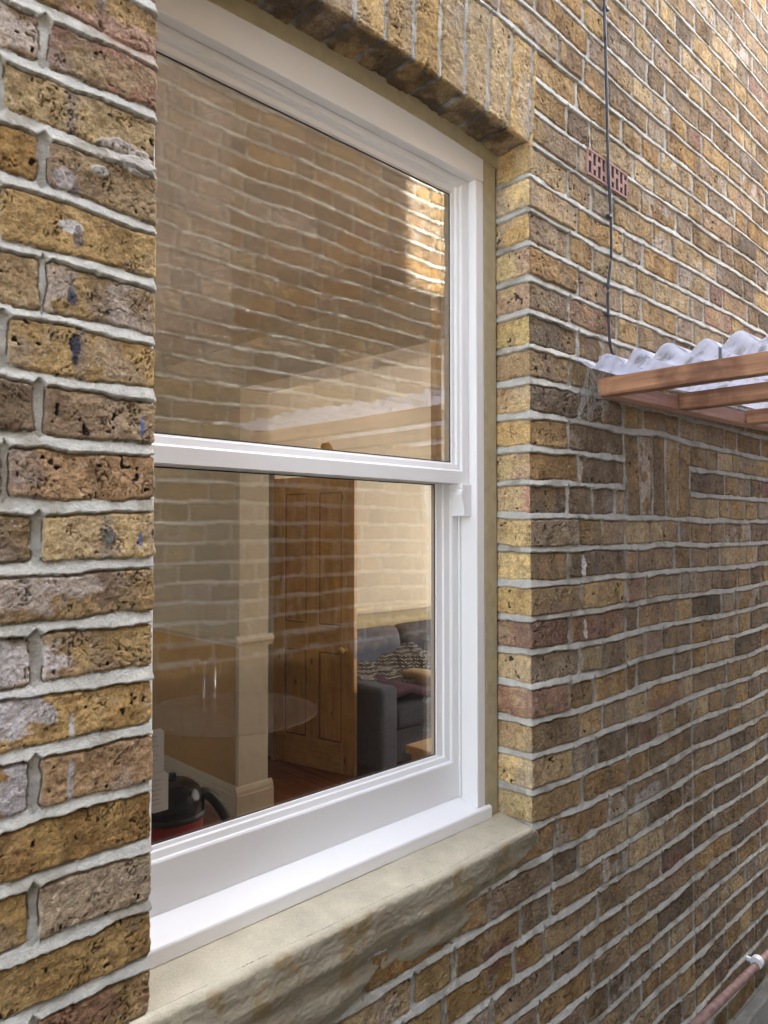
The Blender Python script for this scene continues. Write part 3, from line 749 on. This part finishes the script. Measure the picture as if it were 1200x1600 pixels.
# ------------------------------------------------------------------ rooms behind the glass
FL = -1.65
b = MB(); b.box(-1.2, 5.6, 1.28, 7.0, FL-.1, FL); b.build('room_floor', M['floor'], house)
b = MB(); b.box(-1.2, 5.6, 1.281, 7.0, 1.10, 1.25); b.build('ceiling', M['innerlight'], house)
b = MB(); b.box(2.406, 2.612, 1.281, 3.67, .835, 1.099); b.build('ceiling_beam', M['innerlight'], house)
b = MB(); b.box(2.406, 2.612, 3.67, 6.8, FL, 1.099); b.build('partition_wall', M['cream'], house)
b = MB(); b.box(3.20, 5.5, 4.41, 4.55, FL, 1.099); b.box(2.612, 3.20, 4.41, 4.55, .42, 1.099); b.build('back_wall', M['cream'], house)
b = MB(); b.box(-1.2, 2.406, 6.8, 6.95, FL, 1.099); b.box(-1.2, -1.05, 1.281, 3.2, FL, 1.099); b.box(-1.2, -1.05, 5.2, 6.8, FL, 1.099); b.box(-1.2, -1.05, 3.2, 4.2, FL, 1.099); b.box(-1.2, -1.05, 4.2, 5.2, FL, -.6); b.box(-1.2, -1.05, 4.2, 5.2, .5, 1.099); b.build('far_wall', M['cream'], house)  # unseen side opening added to bring daylight onto the partition
b = MB(); b.box(2.612, 5.5, 6.0, 6.1, FL, 1.099); b.build('hall_wall', M['cream'], house)
# end wall with an unseen opening added to light the room
b = MB(); b.box(5.45, 5.6, 1.281, 1.6, FL, 1.099); b.box(5.45, 5.6, 4.1, 6.1, FL, 1.099); b.box(5.45, 5.6, 1.6, 4.1, .8, 1.099); b.box(5.45, 5.6, 1.6, 4.1, FL, -1.2); b.build('end_wall', M['cream'], house)
b = MB(); b.box(5.46, 5.463, 1.55, 4.15, -1.25, .85); b.build('light_diffuser', M['diffuser'], house)  # unseen sheet added across the opening to soften the incoming sun
# lower wall panels, dado rails, skirtings
b = MB(); b.box(2.402, 2.4055, 3.70, 6.8, FL+.15, -.66); b.build('painted_dado', M['ochre'], house)
b = MB(); b.box(3.24, 5.44, 4.405, 4.4095, FL+.15, -.66); b.build('painted_dado', M['palewall'], house)
def rail(b, p0, p1, nrm, z, hgt, dep):
    # moulded strip between two points, projecting along nrm
    p0 = Vector(p0); p1 = Vector(p1); nrm = Vector(nrm)
    prof = [(0, 0), (dep*.5, 0), (dep*.6, .2), (dep, .45), (dep, .75), (dep*.5, .85), (dep*.4, 1), (0, 1)]
    b.prism([p0+nrm*d+Vector((0, 0, z+t*hgt)) for d, t in prof], p0, p1)
b = MB(); rail(b, (2.380, 3.6695, 0), (2.638, 3.6695, 0), (0, -1, 0), -.68, .062, .024); rail(b, (2.4055, 3.67, 0), (2.4055, 6.8, 0), (-1, 0, 0), -.68, .062, .024)
rail(b, (3.24, 4.4095, 0), (5.44, 4.4095, 0), (0, -1, 0), -.70, .07, .04); b.build('dado_rail', M['cream_trim'], house)
def skirt(b, p0, p1, nrm):
    p0 = Vector(p0); p1 = Vector(p1); nrm = Vector(nrm)
    prof = [(0, 0), (.026, 0), (.026, .115), (.022, .12), (.020, .14), (.010, .158), (0, .165)]
    b.prism([p0+nrm*d+Vector((0, 0, FL+t)) for d, t in prof], p0, p1)
b = MB(); skirt(b, (2.381, 3.6695, 0), (2.637, 3.6695, 0), (0, -1, 0)); skirt(b, (2.4055, 3.67, 0), (2.4055, 6.8, 0), (-1, 0, 0)); skirt(b, (2.6125, 4.3, 0), (2.6125, 3.67, 0), (1, 0, 0))
skirt(b, (3.24, 4.4095, 0), (5.44, 4.4095, 0), (0, -1, 0)); b.build('skirting_board', M['cream_trim'], house)
b = MB(); b.box(3.165, 3.235, 4.375, 4.409, FL, .47); b.box(2.62, 3.165, 4.375, 4.409, .42, .49); b.build('door_casing', M['cream_trim'], house)

# open pine door, hinged on the casing
dr = empty('door', (0, 0, 0)); dr.parent = house; dr.location = Vector((3.154, 4.37, FL))-house.location
hx, hy, ex, ey = 3.154, 4.372, 3.306, 3.669
L_ = math.hypot(ex-hx, ey-hy); ang = math.atan2(ey-hy, ex-hx)
DM = Matrix.Translation((hx, hy, 0))@Matrix.Rotation(ang, 4, 'Z')      # local x along the leaf, y = thickness
zb, zt = FL+.012, .375
def door_boxes(lst): 
    b = MB()
    for q in lst: b.box(*q)
    return b
w = .105; mz0, mz1 = -.80, -.62
for q in ((0, w, 0, .036, zb, zt), (L_-w, L_, 0, .036, zb, zt), ((L_-w)/2, (L_+w)/2, 0, .0355, zb+.2, zt-.11)):
    door_boxes([q]).build('stile', M['pine_v'], dr, bevel=.003, M=DM)
for q in ((w, L_-w, .0004, .0356, zb, zb+.2), (w, L_-w, .0004, .0356, zt-.11, zt), (w, (L_-w)/2, .0004, .0356, mz0-.03, mz1-.03), ((L_+w)/2, L_-w, .0004, .0356, mz0-.03, mz1-.03)):
    door_boxes([q]).build('rail', M['pine_h'], dr, bevel=.003, M=DM)
for (xa_, xb_) in ((w, (L_-w)/2), ((L_+w)/2, L_-w)):
    for (za_, zb_) in ((zb+.2, mz0-.03), (mz1-.03, zt-.11)):
        b = MB(); b.box(xa_, xb_, .011, .025, za_, zb_)
        b.build('panel', M['pine_v'], dr, M=DM)
        b = MB(); g = .014
        for q in ((xa_, xb_, za_, za_+g), (xa_, xb_, zb_-g, zb_), (xa_, xa_+g, za_+g, zb_-g), (xb_-g, xb_, za_+g, zb_-g)):
            b.box(q[0], q[1], .006, .030, q[2], q[3])
        b.build('moulding', M['pine_dark'], dr, bevel=.003, M=DM)
for sgn in (-1, 1):
    b = MB(); b.lathe((0, 0, 0), [(0, 0), (.026, .001), (.026, .005), (.010, .007), (.009, .020), (.020, .030), (.027, .042), (.026, .052), (.016, .060), (0, .062)], 28)
    T = DM@Matrix.Translation((L_-.075, .018+sgn*.018, -.805))@Matrix.Rotation(-sgn*math.pi/2, 4, 'X')
    b.build('door_knob', M['brass'], dr, smooth=True, M=T)
b = MB(); b.box(L_-.0006, L_+.0012, .008, .028, -.86, -.72); b.build('lock_plate', M['steel'], dr, M=DM)

# ------------------------------------------------------------------ things in the room
# sofa against the back wall
sofa = tag(empty('sofa', (4.4, 3.9, FL)), 'charcoal fabric sofa behind the open pine door, seen through the lower pane', 'sofa')
def rbox(name, dims, m, parent, bev, M_=None, label=None):
    b = MB(); b.box(*dims); return b.build(name, m, parent, bevel=bev, seg=4, smooth=False, M=M_, label=label)
rbox('base', (3.52, 5.30, 3.56, 4.36, FL+.06, FL+.28), M['sofa'], sofa, .02)
rbox('arm', (3.40, 3.56, 3.50, 4.37, FL+.05, -1.045), M['sofa_side'], sofa, .035)
rbox('seat_cushion', (3.575, 4.42, 3.535, 4.12, FL+.285, -1.20), M['sofa'], sofa, .045)
rbox('seat_cushion', (4.43, 5.28, 3.535, 4.12, FL+.285, -1.20), M['sofa'], sofa, .045)
rbox('back', (3.42, 5.30, 4.20, 4.385, -1.30, -.80), M['sofa'], sofa, .04)
T = Matrix.Translation((3.95, 4.16, -1.0))@Matrix.Rotation(R(-13), 4, 'X')@Matrix.Translation((-3.95, -4.16, 1.0))
rbox('back_cushion', (3.56, 4.20, 4.05, 4.24, -1.20, -.755), M['sofa_side'], sofa, .07, T)
rbox('back_cushion', (4.215, 5.05, 4.05, 4.24, -1.20, -.75), M['sofa'], sofa, .07, T)
# cushion and blankets on the seat
def blanket(name, pts_fn, nu, nv, m, th, label, cat, col=None):
    P = np.zeros((nv, nu, 3))
    for j in range(nv):
        for i in range(nu): P[j, i] = pts_fn(i/(nu-1), j/(nv-1))
    o = grid_mesh(name, P, m); s_ = o.modifiers.new('s', 'SOLIDIFY'); s_.thickness = th; s_.offset = 0
    return tag(o, label, cat)
def throw(u, v):
    x = 3.50+.86*u; y = 3.72+.36*v
    z = -1.185+.20*math.exp(-((u-.86)/.30)**2)+.06*math.sin(u*5+.4)*.6+.11*v+.012*math.sin(17*u+5*v)+.008*math.sin(31*u-9*v)
    z += .10*(1-u)*.9
    return (x, y+.02*math.sin(9*u), z)
tb = blanket('throw_blanket', throw, 40, 16, M['knit'], .012, 'spotted dark and white knitted throw with beige fringe lying on the sofa seat', 'blanket')
b = MB()
for i in range(46):
    u = i/45; p = Vector(throw(u, 0)); ln = random.uniform(.03, .055)*(1.6 if .45 < u < .6 else 1)
    q = p+Vector((random.uniform(-.012, .012), -.012, -ln)); b.tube([p, (p+q)/2+Vector((random.uniform(-.006, .006), -.006, 0)), q], [.004, .0035, .002], 5)
f_ = b.build('fringe', M['creamcloth'], tb)
def plum(u, v):
    return (3.46+.50*u+.03*math.sin(6*v), 3.56+.34*v, -1.125+.05*v+.035*math.sin(3.1*u)-.05*u+.010*math.sin(13*u+7*v))
blanket('folded_blanket', plum, 24, 12, M['plum'], .05, 'plum blanket folded over the sofa arm under the knitted throw', 'blanket')
b = MB(); b.lathe((0, 0, 0), [(0, -.05), (.14, -.045), (.20, -.015), (.205, 0), (.20, .015), (.14, .05), (0, .065)], 24)
T = Matrix.Translation((4.12, 3.73, -1.115))@Matrix.Rotation(R(18), 4, 'Y')@Matrix.Rotation(R(-8), 4, 'X')@Matrix.Diagonal((1.35, .8, 1, 1))
tag(b.build('cushion', M['creamcloth'], None, smooth=True, M=T), 'cream cushion tucked under the spotted throw on the sofa', 'cushion')
# oak coffee table
tab = tag(empty('coffee_table', (3.4, 2.6, FL)), 'light oak coffee table, only its near corner showing in the lower right of the pane', 'table')
rbox('table_top', (2.99, 4.0, 2.20, 2.89, -1.245, -1.20), M['table'], tab, .006)
for (x, y) in ((3.04, 2.82), (3.92, 2.82), (3.04, 2.25), (3.92, 2.25)):
    b = MB(); b.box(x-.035, x+.035, y-.035, y+.035, FL, -1.246); b.build('leg', M['table'], tab, bevel=.004)
rbox('apron', (3.075, 3.885, 2.80, 2.835, -1.33, -1.246), M['table'], tab, .002)
# round glass table, with a glass cylinder standing on it
GX, GY = 2.02, 3.16
gt = tag(empty('glass_table', (GX, GY, FL)), 'clear glass table with a curved top in front of the ochre wall', 'table')
b = MB(); b.lathe((GX, GY, -.905), [(0, 0), (.43, 0), (.436, .004), (.436, .008), (.43, .012), (0, .012)], 72); b.build('table_top', M['frost'], gt, smooth=False)
b = MB(); b.tube([(GX, GY, -.906), (GX, GY, FL+.012)], .03, 24); b.build('leg', M['faint'], gt, smooth=True)
b = MB(); b.lathe((GX, GY, FL), [(0, 0), (.17, 0), (.17, .010), (0, .010)], 40); b.build('base', M['faint'], gt)
gv = MB(); gv.lathe((2.09, 3.47, -.892), [(0, 0), (.036, 0), (.037, .004), (.038, .19), (.036, .19), (.035, .012), (0, .010)], 32)
tag(gv.build('glass_vase', M['clear'], None, smooth=True), 'clear glass cylinder vase standing on the glass table', 'vase')
# vacuum cleaner on the floor
vx, vy = 1.88, 3.50
vac = tag(empty('vacuum_cleaner', (vx, vy, FL)), 'red and black tub vacuum cleaner with a domed lid on the floor behind the window', 'vacuum cleaner')
b = MB(); b.lathe((vx, vy, FL+.02), [(0, .02), (.15, .02), (.162, .05), (.168, .16), (.168, .17), (0, .17)], 48); b.build('body', M['vacred'], vac, smooth=True)
b = MB(); b.lathe((vx, vy, FL+.19), [(.176, 0), (.186, .004), (.188, .016), (.182, .028), (.176, .032)], 48); b.build('rim', M['rubber'], vac, smooth=True)
b = MB(); b.lathe((vx, vy, FL+.215), [(.178, 0), (.176, .035), (.168, .075), (.148, .112), (.115, .138), (.07, .152), (.035, .156), (0, .157)], 56); b.build('dome', M['vacblack'], vac, smooth=True)
b = MB(); b.lathe((vx+.01, vy, FL+.36), [(.0, .012), (.055, .010), (.058, .004), (.058, 0)], 32); b.box(vx+.0, vx+.03, vy-.014, vy+.014, FL+.37, FL+.402); b.build('handle', M['rubber'], vac, bevel=.004)
b = MB(); pts = []
for i in range(26):
    t = i/25; pts.append((vx+.145+.17*t, vy-.07-.06*t, FL+.285+.018*math.sin(t*math.pi)-.27*t**1.5))
b.tube(pts, [.027+.003*(i % 2) for i in range(26)], 14); b.build('hose', M['rubber'], vac, smooth=True)
for a in (.6, 2.7, 4.6):
    b = MB(); b.tube([(vx+.14*math.cos(a), vy+.14*math.sin(a)-.02, FL+.03), (vx+.14*math.cos(a), vy+.14*math.sin(a)+.02, FL+.03)], .03, 18); b.build('wheel', M['rubber'], vac, bevel=.003)

# ------------------------------------------------------------------ lean-to roof across the alley
lt = tag(empty('lean_to_roof', (1.56, .9, .32)), 'clear corrugated plastic roof on reddish timber battens fixed across the alley', 'roof')
ya = np.linspace(.925, -.28, 340); xa = np.linspace(1.538, 3.3, 24)
XX, YY = np.meshgrid(xa, ya)
Zc = .385+.0128*np.cos((YY-.915)/.0735*2*math.pi)+.022*(XX-1.55)+.004*np.sin(YY*9)+.003*np.sin(XX*5+YY*3)
Zc = Zc+(XX < 1.56)*.0
P = np.stack([XX-(XX < 1.545)*(.010*np.sin(YY*37)+.006*np.sin(YY*91)), YY, Zc+.004], -1)
o = grid_mesh('corrugated_sheet', P, M['sheet'], lt); s_ = o.modifiers.new('s', 'SOLIDIFY'); s_.thickness = .0018
for x in (1.60, 1.985, 2.48, 2.95):
    b = MB(); zo = .022*(x-1.6); y0 = .902 if x < 1.7 else .869
    b.box(x-(.0 if x < 1.7 else .011), x+.036, -.27, y0, .322+zo, .366+zo); b.build('batten', M['batten'], lt, bevel=.0025)
b = MB()
vs = b.box(1.637, 3.25, .870, .915, .323, .360)
for v_ in vs: v_.co.z += .022*(v_.co.x-1.6)
b.build('wall_plate', M['plate'], lt, bevel=.003)
b = MB(); b.box(1.637, 3.25, -.285, -.245, .325, .362); b.build('wall_plate', M['plate'], lt, bevel=.003)
b = MB()
for y in (.62, .47): 
    b.tube([(1.616, y, .366), (1.616, y, .405)], .0035, 8); 
b.build('roofing_nail', M['steel'], lt)

# cable down the wall
def wpt(px, py, Y): x, z = WP(px, py, Y); return (x, Y, z)
b = MB(); cy = D-.008
ctl = [(944, -60), (946, 60), (948, 150), (950, 245), (954, 330), (955, 400), (950, 450), (951, 500), (953, 535), (958, 553), (966, 565), (977, 574), (986, 578)]
pts = [Vector(wpt(px, py, cy)) for px, py in ctl]
pts.insert(0, Vector((pts[0].x, cy, 3.2)))
fine = []
for i in range(len(pts)-1):
    a_, b_, c_, d_ = pts[max(i-1, 0)], pts[i], pts[i+1], pts[min(i+2, len(pts)-1)]
    for k in range(6):
        t = k/6; fine.append(.5*((2*b_)+(c_-a_)*t+(2*a_-5*b_+4*c_-d_)*t*t+(3*b_-a_-3*c_+d_)*t**3))
fine.append(pts[-1])
b.tube(fine, .0036, 10); cab = b.build('cable', M['cable'], None, smooth=True)
tag(cab, 'thin black cable clipped down the brick wall beside the air brick', 'cable')
for px, py in ((947, 14), (952, 338), (951, 492), (962, 560)):
    x, z = WP(px, py, cy); b = MB(); b.box(x-.008, x+.008, cy-.0055, cy+.006, z-.004, z+.004)
    b.build('cable_clip', M['cable'], cab, bevel=.0015)

# copper pipe low on the wall
pp = MB(); py_ = D-.034
x0_, z0_ = WP(1085, 1602, py_); x1_, z1_ = WP(1200, 1492, py_)
dz = (z1_-z0_)/(x1_-x0_)
pp.tube([(x0_-.5, py_, z0_-dz*.5), (x1_+1.5, py_, z1_+dz*1.5)], .0125, 20)
pipe = pp.build('copper_pipe', M['copper'], None, smooth=True); tag(pipe, 'old copper pipe running low along the wall in a white clip', 'pipe')
xc, zc = WP(1183, 1503, py_)
b = MB(); b.tube([(xc-.012, py_, zc-.0003), (xc+.012, py_, zc+.0003)], .019, 20); b.box(xc-.006, xc+.006, py_, D+.0, zc-.006, zc+.006); b.build('pipe_clip', M['clipw'], pipe, bevel=.002)

# cobweb between the first batten and the wall
random.seed(5); b = MB()
anch = [wpt(px, py, Y) for px, py, Y in ((925, 600, .915), (938, 622, .895), (950, 625, .89), (905, 640, .917), (912, 605, .916), (930, 590, .905), (945, 640, .91), (920, 655, .916), (958, 640, .90), (918, 575, .915), (940, 585, .905), (900, 655, .917))]
for i in range(95):
    p, q = random.sample(anch, 2); p = Vector(p)+Vector([random.gauss(0, .007) for _ in range(3)]); q = Vector(q)+Vector([random.gauss(0, .007) for _ in range(3)])
    p.y = min(p.y, .915); q.y = min(q.y, .915)
    mid = (p+q)/2+Vector((0, 0, -random.uniform(0, .008))); b.tube([p, mid, q], random.choice([.0002, .0003, .00045]), 3, False)
p = Vector(wpt(940, 650, .908)); b.tube([p+Vector((0, 0, .03)), p+Vector((.004, -.004, .012)), p, p+Vector((.006, -.002, -.012))], .0008, 5)
tag(b.build('cobweb', M['web'], None), 'dusty cobweb hanging between the first batten end and the wall', 'cobweb')

# ------------------------------------------------------------------ ground and the house across the alley (seen mirrored in the glass)
b = MB(); b.box(-120, 120, -120, 120, -1.95, -1.75); tag(b.build('ground', M['concrete'], None), kind='structure')
YO = -.30
nb = tag(empty('neighbouring_house', (2.0, YO, -1.75)), 'stock brick wall of the house across the alley, mirrored in the window glass', 'house')
xa = axis((-2.0, .9, .02), (.9, 4.6, .0055), (4.6, 9.0, .03)); za = axis((-1.8, -.4, .012), (-.4, 2.15, .0055))
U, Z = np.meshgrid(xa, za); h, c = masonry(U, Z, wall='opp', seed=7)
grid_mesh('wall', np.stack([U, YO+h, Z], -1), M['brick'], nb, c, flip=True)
b = MB(); b.box(-2.0, 9.0, YO-.3, YO-.012, -1.75, 2.15); b.build('inner_leaf', M['innerlight'], nb)
b = MB(); b.box(-2.05, 9.05, YO-.33, YO+.03, 2.15, 2.21); b.build('coping', M['concrete'], nb, bevel=.005)
